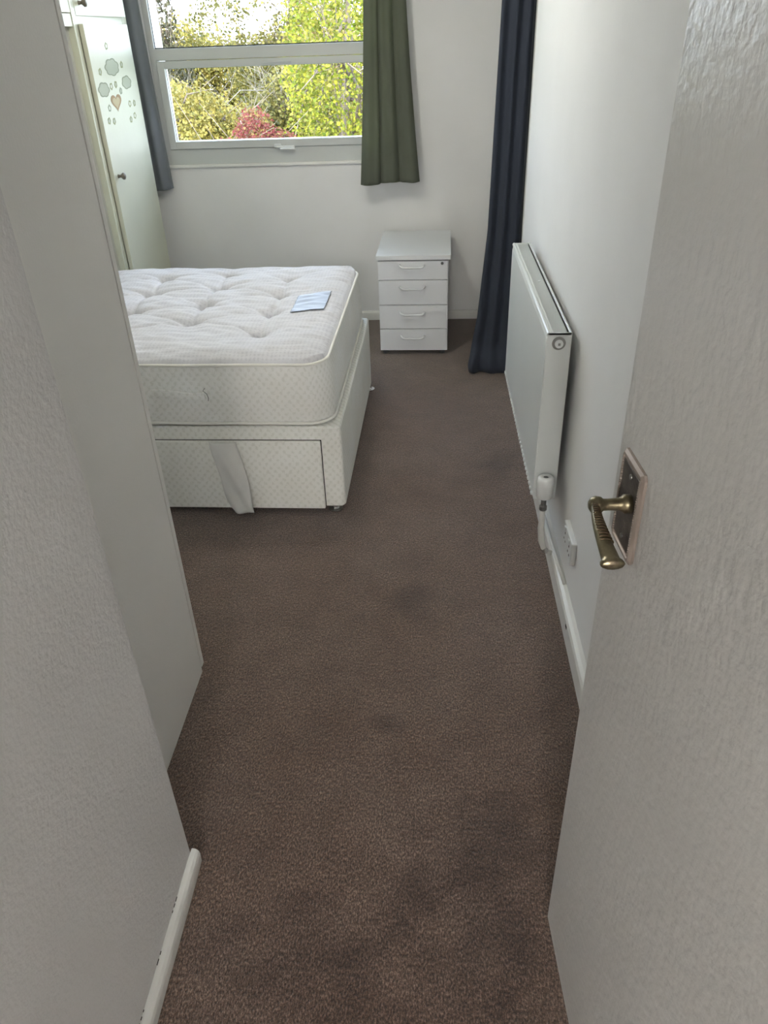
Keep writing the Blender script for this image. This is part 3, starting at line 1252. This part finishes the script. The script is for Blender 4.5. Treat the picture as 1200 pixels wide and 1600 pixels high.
bm = bmesh.new()     # front panel with rounded top and bottom edges
prof = [(RF + 0.012, RZ0), (RF + 0.004, RZ0 + 0.004), (RF, RZ0 + 0.012), (RF, RZ1 - 0.030), (RF + 0.001, RZ1 - 0.020), (RF + 0.006, RZ1 - 0.008), (RF + 0.012, RZ1 - 0.006), (RF + 0.012, RZ1 - 0.012)]
prism_y(bm, prof, RY0 + 0.003, RY1 - 0.003)
rpart('front_panel', bm, M['radiator'])
bm = bmesh.new()
box(bm, RB - 0.012, RB, RY0 + 0.003, RY1 - 0.003, RZ0, RZ1 - 0.006, 0.003)
rpart('back_panel', bm, M['radiator'])
bm = bmesh.new()     # pressed seam of small notches along the bottom edge
k = 0
y = RY0 + 0.02
while y < RY1 - 0.02:
    box(bm, RF - 0.0042, RF + 0.003, y, y + 0.016, RZ0 + 0.006, RZ0 + 0.016, 0.001, 1)
    y += 0.033
rpart('seam', bm, M['radiator'])
bm = bmesh.new()     # convector fins
y = RY0 + 0.03
while y < RY1 - 0.03:
    box(bm, RF + 0.014, RB - 0.014, y, y + 0.002, RZ0 + 0.03, RZ1 - 0.03)
    y += 0.025
rpart('convector_fins', bm, M['rad_grille'])
bm = bmesh.new()     # top grille: plate with long lips
box(bm, RF + 0.010, RB - 0.001, RY0 + 0.003, RY1 - 0.003, RZ1 - 0.010, RZ1 - 0.006)
rpart('grille_plate', bm, M['rad_grille'])
bm = bmesh.new()
box(bm, RF + 0.005, RB, RY0 - 0.001, RY0 + 0.003, RZ1 - 0.008, RZ1 + 0.001, 0.001, 1)
box(bm, RB - 0.005, RB + 0.001, RY0, RY1, RZ1 - 0.012, RZ1 + 0.001, 0.001, 1)
tube(bm, [(RF + 0.007, RY0, RZ1 - 0.006), (RF + 0.007, RY1, RZ1 - 0.006)], 0.0075, 10)
tube(bm, [(RF + 0.017, RY0, RZ1 - 0.004), (RF + 0.017, RY1, RZ1 - 0.004)], 0.0045, 8)
rpart('top_grille', bm, M['radiator'])
for ya, yb in ((RY0 - 0.001, RY0 + 0.003), (RY1 - 0.003, RY1 + 0.001)):
    bm = bmesh.new()
    box(bm, RF + 0.002, RB + 0.002, ya, yb, RZ0 + 0.004, RZ1, 0.001, 1)
    sp_ = rpart('side_panel', bm, M['radiator'])
bm = bmesh.new()
lathe(bm, [(0.020, -0.001), (0.020, -0.003), (0.0185, -0.004), (0.012, -0.004)], 24, 'Y', (0.380, RY0, 0.806))
ring_ = rpart('end_plug', bm, M['steel'])
bm = bmesh.new()
lathe(bm, [(0.0125, -0.003), (0.0125, -0.009), (0.010, -0.011)], 20, 'Y', (0.380, RY0, 0.806))
rpart('plug_cap', bm, M['white_plastic'], ring_)
bm = bmesh.new()
box(bm, 0.3765, 0.3835, RY0 - 0.013, RY0 - 0.010, 0.8025, 0.8095)
rpart('plug_key', bm, M['steel'], ring_)
for yy in (RY0 + 0.2, RY1 - 0.2):
    bm = bmesh.new()
    box(bm, RB - 0.001, RX - 0.0005, yy, yy + 0.03, RZ0 + 0.1, RZ1 - 0.1)
    rpart('wall_bracket', bm, M['steel'])
bm = bmesh.new()
box(bm, 0.384, 0.392, 2.72, 2.728, RZ1 - 0.006, RZ1 - 0.004)
rpart('paint_chip', bm, M['white_plastic'])
# valve
VX, VY = 0.376, 2.135
bm = bmesh.new()
lathe(bm, [(0.022, 0.290), (0.0265, 0.294), (0.0275, 0.345), (0.0265, 0.362), (0.021, 0.368), (0.010, 0.368), (0.009, 0.364)], 28, 'Z', (VX, VY, 0))
valve = rpart('valve_cap', bm, M['white_plastic'], rad, True)
bm = bmesh.new()
lathe(bm, [(0.009, 0.3645), (0.008, 0.366), (0.001, 0.366)], 14, 'Z', (VX, VY, 0))
rpart('valve_screw', bm, M['grey_plastic'], valve)
bm = bmesh.new()
lathe(bm, [(0.010, 0.24), (0.013, 0.243), (0.013, 0.256), (0.009, 0.260), (0.009, 0.282), (0.013, 0.290)], 12, 'Z', (VX, VY, 0))
tube(bm, [(VX, VY, 0.282), (VX, RY0 + 0.004, 0.282)], 0.011, 10)
rpart('valve_body', bm, M['steel'])
bm = bmesh.new()
tube(bm, [(VX, VY, 0.245), (VX, VY, 0.21), (VX - 0.001, VY - 0.002, 0.17), (VX + 0.004, VY - 0.005, 0.12), (VX + 0.014, VY - 0.006, 0.09), (VX + 0.028, VY - 0.008, 0.075), (VX + 0.045, VY - 0.010, 0.070)], [0.0095, 0.0095, 0.011, 0.011, 0.0095, 0.0085, 0.0085], 12)
rpart('pipe', bm, M['pipe'], rad, True)
# tail pipe running along the top of the skirting
bm = bmesh.new()
tube(bm, [(0.416, VY + 0.20, 0.092), (0.420, VY + 0.03, 0.094), (0.426, VY - 0.10, 0.092), (0.432, VY - 0.2, 0.088)], 0.0065, 8)
rpart('pipe', bm, M['pipe'], rad, True)
bm = bmesh.new()
lathe(bm, [(0.010, -0.005), (0.011, 0.0), (0.010, 0.005)], 12, 'Y', (VX + 0.020, VY - 0.012, 0.083))
rpart('pipe_clip', bm, M['chrome'], rad)

# ------------------------------------------------------------------ wall socket
sock = tag(empty('wall_socket', (RX, 1.93, 0.252)), 'white double wall socket below the radiator valve, above the skirting', 'socket')
bm = bmesh.new()
box(bm, -0.017, 0.001, -0.070, 0.070, -0.040, 0.040, 0.004, 2)
new_obj('faceplate', bm, M['white_plastic'], sock)
for yy in (-0.035, 0.037):
    bm = bmesh.new()
    box(bm, -0.0205, -0.016, yy - 0.008, yy + 0.008, 0.018, 0.034, 0.001, 1)
    new_obj('switch', bm, M['white_plastic'], sock)
    bm = bmesh.new()
    box(bm, -0.0176, -0.016, yy - 0.004, yy + 0.004, 0.006, 0.014)
    box(bm, -0.0176, -0.016, yy - 0.015, yy - 0.008, -0.018, -0.012)
    box(bm, -0.0176, -0.016, yy + 0.008, yy + 0.015, -0.018, -0.012)
    new_obj('pin_holes', bm, M['dark'], sock)


# ------------------------------------------------------------------ curtains
def curtain(name, path_top, path_bot, z_top, z_bot, mt, amp, folds, seed, hem=0.0, nu=160, nv=60, sag=None, thick=0.0025, amp_b=None):
    """path = (x0,y0,x1,y1) of the gathered cloth at the top and at the hem"""
    bm = bmesh.new()
    rows = []
    for j in range(nv + 1):
        v = j / nv
        z = z_top + (z_bot - z_top) * v
        x0 = path_top[0] + (path_bot[0] - path_top[0]) * v ** 1.6
        y0 = path_top[1] + (path_bot[1] - path_top[1]) * v
        x1 = path_top[2] + (path_bot[2] - path_top[2]) * v ** 1.6
        y1 = path_top[3] + (path_bot[3] - path_top[3]) * v
        am = amp + ((amp_b if amp_b is not None else amp * 1.25) - amp) * v
        row = []
        d = Vector((x1 - x0, y1 - y0))
        nrm = Vector((-d.y, d.x)).normalized()
        for i in range(nu + 1):
            u = i / nu
            uu = u + 0.02 * mnoise.noise(Vector((u * 4, v * 1.2, seed)))
            ph = 2 * PI * folds * uu + seed
            w = math.sin(ph) + 0.35 * math.sin(2.3 * ph + 1 + v)
            off = am * w * (0.75 + 0.35 * mnoise.noise(Vector((u * 5, v * 2.0, seed + 5))))
            side = am * 0.4 * math.cos(ph)
            p = Vector((x0, y0)) + d * u + nrm * off + d.normalized() * side
            zz = z + (hem * math.sin(ph * 0.5 + seed) * v ** 8)
            if sag:
                zz += sag(u) * v ** 6
            row.append(Vector((p.x, p.y, zz)))
        rows.append(row)
    f = [[bm.verts.new(p) for p in r] for r in rows]
    for j in range(nv):
        for i in range(nu):
            bm.faces.new((f[j][i], f[j][i + 1], f[j + 1][i + 1], f[j + 1][i]))
    o = new_obj(name, bm, mt, None, smooth=True)
    md = o.modifiers.new('thickness', 'SOLIDIFY')
    md.thickness = thick
    return o


def origin_to(o, loc):
    loc = Vector(loc)
    o.data.transform(Matrix.Translation(-loc))
    o.location = loc
    return o


c1 = curtain('curtain', (-1.90, 4.797, -1.575, 4.800), (-1.90, 4.797, -1.545, 4.795), 2.21, 0.835, M['curtain'], 0.015, 3.2, 0.6, 0.004, sag=lambda u: -0.012 * math.cos(u * 9))
tag(origin_to(c1, (-1.7, 4.79, 2.21)), 'slate grey curtain hanging on the left of the window behind the cupboard', 'curtain', 'window curtains')
c2 = curtain('curtain', (-0.338, 4.735, -0.150, 4.755), (-0.400, 4.715, -0.072, 4.735), 2.21, 0.852, M['curtain_green'], 0.010, 2.7, 2.2, 0.004, sag=lambda u: 0.010 * (u - 0.6), amp_b=0.022)
tag(origin_to(c2, (-0.25, 4.745, 2.21)), 'grey-green sill-length curtain hanging above the white drawer unit', 'curtain', 'window curtains')
# curtain track
trk = tag(empty('curtain_rail', (-0.95, 4.80, 2.23)), 'thin white curtain rail fixed above the window', 'curtain rail')
bm = bmesh.new()
box(bm, -1.05, 1.05, -0.012, 0.012, -0.008, 0.014, 0.003)
new_obj('rail', bm, M['white_plastic'], trk)
for x in (-0.9, -0.3, 0.3, 0.9):
    bm = bmesh.new()
    box(bm, x - 0.01, x + 0.01, 0.010, 0.050, -0.004, 0.010)
    new_obj('bracket', bm, M['white_plastic'], trk)

# navy floor-length curtain
bm = bmesh.new()
nv, nu = 90, 150
rows = []
for j in range(nv + 1):
    v = j / nv
    z = 2.25 - 2.245 * v
    # left edge swings outwards towards the floor
    zl = max(0.0, z)
    KN = [(0.0, 0.214), (0.05, 0.204), (0.144, 0.224), (0.30, 0.249), (0.74, 0.286), (1.7, 0.307), (2.3, 0.315)]
    xl = KN[-1][1]
    for (za, xa), (zb_, xb_) in zip(KN, KN[1:]):
        if za <= zl <= zb_:
            q = (zl - za) / (zb_ - za)
            xl = xa + (xb_ - xa) * q
            break
    pts = [(xl, 3.955), (0.445, 3.93), (0.462, 4.05), (0.41, 4.35)]
    seglen = [0.55, 0.15, 0.30]
    row = []
    for i in range(nu + 1):
        u = i / nu
        if u < 0.55:
            t = u / 0.55
            p = Vector(pts[0]).lerp(Vector(pts[1]), t)
            nr = Vector((0, -1))
            dr = Vector((1, 0))
        elif u < 0.7:
            t = (u - 0.55) / 0.15
            p = Vector(pts[1]).lerp(Vector(pts[2]), t)
            nr = Vector((1, 0)) * 0.2
            dr = Vector((0, 1))
        else:
            t = (u - 0.7) / 0.30
            p = Vector(pts[2]).lerp(Vector(pts[3]), t)
            nr = Vector((1, 0)) * 0.6
            dr = Vector((0, 1))
        ph = u * 2 * PI * 4.6 + 0.4
        am = 0.008 + 0.007 * v
        off = am * math.sin(ph + 0.6 * mnoise.noise(Vector((u * 3, v * 2, 8)))) + 0.006 * mnoise.noise(Vector((u * 9, v * 5, 2)))
        q = p + nr * off
        zz = z
        if z < 0.14:      # cloth piles on the carpet and swells forward
            k = (0.14 - z) / 0.14
            q = q + nr * (0.050 + 0.012 * math.sin(u * 23)) * math.sin(min(1.0, k * 1.15) * PI * 0.62) ** 0.8
            q.x -= 0.010 * k * math.sin(u * 8)
            zz = max(0.004 + 0.003 * (1 + math.sin(ph)), z)
        row.append(bm.verts.new((q.x, q.y, zz)))
    rows.append(row)
for j in range(nv):
    for i in range(nu):
        bm.faces.new((rows[j][i], rows[j][i + 1], rows[j + 1][i + 1], rows[j + 1][i]))
nc = new_obj('curtain', bm, M['navy'], None, smooth=True)
md = nc.modifiers.new('thickness', 'SOLIDIFY')
md.thickness = 0.003
md.offset = -1
tag(origin_to(nc, (0.40, 4.0, 0.0)), 'dark navy floor-length curtain bunched behind the radiator', 'curtain')
trk2 = tag(empty('curtain_rail', (0.44, 4.3, 2.27)), 'short white curtain rail above the navy curtain', 'curtain rail')
bm = bmesh.new()
box(bm, -0.015, 0.015, -0.40, 0.45, -0.012, 0.012, 0.003)
box(bm, -0.005, 0.161, -0.10, -0.08, -0.006, 0.006)
box(bm, -0.005, 0.161, 0.30, 0.32, -0.006, 0.006)
new_obj('rail', bm, M['white_plastic'], trk2)


# ------------------------------------------------------------------ unseen lamps added to brighten the room
def lampmat(name, col, strength):
    t = NT(name)
    t.b.inputs['Emission Color'].default_value = col
    t.b.inputs['Emission Strength'].default_value = strength
    t.base(S(240, 240, 235))
    return t.m


def fill_lamp(loc, watts, label, col=(1.0, 0.97, 0.9), rad_=0.11):
    e = tag(empty('fill_lamp', loc), label, 'lamp')
    bm = bmesh.new()
    lathe(bm, [(0.05, 0.0), (0.05, -0.02), (0.01, -0.03), (0.006, -0.032), (0.006, -0.06)], 20, 'Z', (0, 0, 0))
    new_obj('fill_lamp_rose', bm, M['white_plastic'], e)
    bm = bmesh.new()
    bmesh.ops.create_uvsphere(bm, u_segments=24, v_segments=14, radius=rad_, matrix=Matrix.Translation((0, 0, -0.06 - rad_)))
    area = 4 * PI * rad_ ** 2
    new_obj('fill_lamp_globe', bm, lampmat('fill_lamp_glow', col + (1,), watts / (area * PI)), e, smooth=True)
    return e


fill_lamp((-0.65, 3.10, CZ), ROOM_FILL_W, 'unseen white globe lamp added on the bedroom ceiling', (1.0, 0.97, 0.87))  # added out of view, lifts the daylight in the bedroom
fill_lamp((-0.2, -2.85, CZ), HALL_FILL_W, 'large white globe lamp added in the unseen hall behind the doorway', (1.0, 0.96, 0.92), 0.20)  # added fill from the hall for the bed front and near walls

# ------------------------------------------------------------------ garden beyond the window
structure(boxobj('ground', (-70, 40, 5.4, 90, -3.3, -3.1), M['grass']))


def leaf_bm(centres, r, size, seed, flat=0.8, shell=0.55):
    """many folded leaves spread through ellipsoids: centres = [(x,y,z,rx,ry,rz,count)]"""
    rd = random.Random(seed)
    verts, faces = [], []
    for (cx, cy, cz, rx, ry, rz, cnt) in centres:
        for _ in range(cnt):
            while True:
                a, b, c = rd.uniform(-1, 1), rd.uniform(-1, 1), rd.uniform(-1, 1)
                l = math.sqrt(a * a + b * b + c * c)
                if 0.05 < l <= 1:
                    break
            rr = (shell + (1 - shell) * rd.random()) / l
            rr *= 1 + 0.22 * mnoise.noise(Vector((a * 2.2 / l, b * 2.2 / l, c * 2.2 / l + seed)))
            p = Vector((cx + a * rr * rx, cy + b * rr * ry, cz + c * rr * rz))
            s = size * rd.uniform(0.6, 1.35)
            d = Vector((rd.gauss(0, 1), rd.gauss(0, 1), rd.gauss(-0.4, 0.8))).normalized()
            n_ = Vector((rd.gauss(0, 1), rd.gauss(-0.6, 1), rd.gauss(0.4, 1)))
            w = d.cross(n_).normalized()
            up_ = w.cross(d)
            i0 = len(verts)
            verts += [tuple(p), tuple(p + d * s * 0.5 + w * s * 0.36 + up_ * s * 0.1), tuple(p + d * s), tuple(p + d * s * 0.5 - w * s * 0.36 + up_ * s * 0.1)]
            faces += [(i0, i0 + 1, i0 + 2), (i0, i0 + 2, i0 + 3)]
    return verts, faces


def tree(label, x, y, base, centres, mat, size, seed, bark=None, group=None, branches=10, name='tree', trunk_r=0.12, bare=0, cat='tree', fine=False):
    e = tag(empty(name, (x, y, base)), label, cat, group)
    rel = [(a, b, c - base, rx, ry, rz, n) for a, b, c, rx, ry, rz, n in centres]
    verts, faces = leaf_bm(rel, 1, size, seed)
    me = bpy.data.meshes.new('crown')
    me.from_pydata(verts, [], faces)
    me.materials.append(mat)
    cr = bpy.data.objects.new('crown', me)
    COL.objects.link(cr)
    cr.parent = e
    rd = random.Random(seed + 100)
    bm = bmesh.new()
    top = max(c[2] + c[5] * 0.6 for c in rel)
    tp = [Vector((0.15 * math.sin(k * 1.3 + seed) * k / 6, 0.1 * math.cos(k + seed) * k / 6, top * k / 6)) for k in range(7)]
    tube(bm, tp, [trunk_r * (1 - 0.12 * k) for k in range(7)], 8)
    new_obj('trunk', bm, bark or M['bark'], e, smooth=True)
    bm = bmesh.new()
    for k in range(branches + bare):
        c = rel[rd.randrange(len(rel))]
        t = rd.uniform(0.3, 0.95)
        s = tp[0].lerp(tp[-1], t)
        end = Vector((c[0] + rd.uniform(-1, 1) * c[3], c[1] + rd.uniform(-1, 0.3) * c[4], c[2] + rd.uniform(0.0, 1.0 if k < branches else 1.25) * c[5]))
        mid = s.lerp(end, 0.5) + Vector((rd.uniform(-.2, .2), rd.uniform(-.2, .2), 0.25))
        kf = 0.28 if fine else 0.6
        tube(bm, [s, mid, end], [0.05 * kf, 0.028 * kf, 0.008 * kf], 5)
        for q in range(6 if fine else 3):
            e2 = mid.lerp(end, rd.uniform(0.2, 0.9))
            tube(bm, [e2, e2 + Vector((rd.uniform(-.6, .6), rd.uniform(-.3, .3), rd.uniform(0.1, .7)))], [0.010 * kf, 0.004 * kf], 4)
    new_obj('branches', bm, bark or M['bark'], e, smooth=True)
    return e


GZ = -3.1
# seen through the window: x/y from -0.33 to -0.05
tree('bright yellow-green tree filling the right side of the window view', -1.35, 13.5, GZ,
     [(0, 0, 0.9, 1.0, 1.2, 2.4, 17000), (0.5, 0.2, -1.3, 1.1, 1.0, 1.2, 4000), (-0.4, -0.2, -1.0, 0.75, 0.8, 0.9, 4500)], L['lime'], 0.062, 1, bare=16)
tree('red-leaved shrub low in the middle of the window view', -2.42, 11.4, GZ,
     [(0, 0, 0.40, 0.30, 0.4, 0.40, 2300), (0.30, 0, 0.20, 0.33, 0.4, 0.35, 1700), (-0.42, 0, 0.15, 0.30, 0.3, 0.28, 1200), (0, 0, -0.5, 0.5, 0.4, 0.6, 1000)], L['red'], 0.042, 3, name='shrub', trunk_r=0.04, cat='shrub')
tree('yellowing bush below the pale bare branches, left half of the window view', -4.7, 15.3, GZ,
     [(0, 0, -0.05, 1.35, 1.0, 1.0, 11000), (1.0, 0.0, -0.25, 0.9, 0.9, 0.85, 7000), (0.3, 0, -1.5, 1.6, 1.0, 1.0, 2000)], L['yellow'], 0.07, 2, cat='bush', bare=10)
tree('thin pale-barked tree with sparse yellow leaves, leftmost in the lower pane', -6.2, 20.2, GZ,
     [(0, 0, -0.1, 1.1, 0.9, 0.85, 5500), (-0.9, 0, -0.4, 1.1, 0.9, 0.9, 5000), (0.8, 0, -0.9, 1.1, 0.9, 1.0, 5000)], L['yellow'], 0.085, 4, bark=M['birch'], bare=14, fine=True)
tree('olive tree with bare twiggy branches in the middle of the window view', -3.1, 17.8, GZ,
     [(0, 0, -0.6, 1.4, 1.0, 1.1, 10000), (0.4, 0, 0.3, 1.1, 0.8, 0.9, 5500)], L['olive'], 0.08, 5, bark=M['birch'], bare=24, fine=True)
tree('autumn tan tree standing behind the yellow-green tree', -2.1, 20.8, GZ,
     [(0, 0, 0.7, 1.5, 1.0, 1.5, 8500), (-0.6, 0.2, -0.8, 1.4, 1.0, 1.2, 6500)], L['tan'], 0.10, 6, bare=12, fine=True)
tree('tall dark conifer against the white sky, upper left of the window', -7.0, 22.3, GZ,
     [(0, 0, 2.0, 0.6, 0.6, 1.3, 1500), (0.1, 0, 0.9, 0.8, 0.7, 0.8, 1800), (0.5, 0, 3.2, 0.9, 0.6, 0.7, 1500)], L['pine'], 0.10, 7, bare=16, fine=True)
tree('sparse olive tree reaching into the sky beside the yellow-green tree', -3.8, 23.6, GZ,
     [(0, 0, 1.2, 0.9, 0.8, 0.9, 1900), (0.9, 0, 2.0, 0.9, 0.8, 1.3, 3400), (-1.0, 0, 0.8, 0.9, 0.8, 0.9, 1500), (-1.9, 0, 1.8, 0.9, 0.8, 0.9, 700), (-1.0, 0, 2.7, 1.0, 0.8, 0.8, 500)], L['olive'], 0.10, 8, bare=26, fine=True)
tree('far yellow hedge tree closing the gap below the skyline', -6.8, 27.0, GZ,
     [(-0.3, 0.6, 0.2, 2.0, 0.8, 1.2, 6000), (0, 0, 0.3, 2.2, 1.2, 1.5, 9000), (2.6, 0, 0.5, 2.2, 1.2, 1.4, 9000), (4.4, 0, 0.2, 1.6, 1.2, 1.4, 5000), (-1.0, 0, 1.1, 1.2, 1.0, 1.2, 3000)], L['yellow'], 0.12, 9)
tree('far olive hedge tree at the left end of the garden', -12.0, 25.0, GZ,
     [(0, 0, -0.4, 2.2, 1.2, 1.9, 5500)], L['olive'], 0.15, 10)
tree('lime green tree to the right of the garden behind the curtain', 1.9, 15.8, GZ,
     [(0, 0, -0.2, 1.5, 1.3, 2.6, 7000)], L['lime'], 0.14, 11)
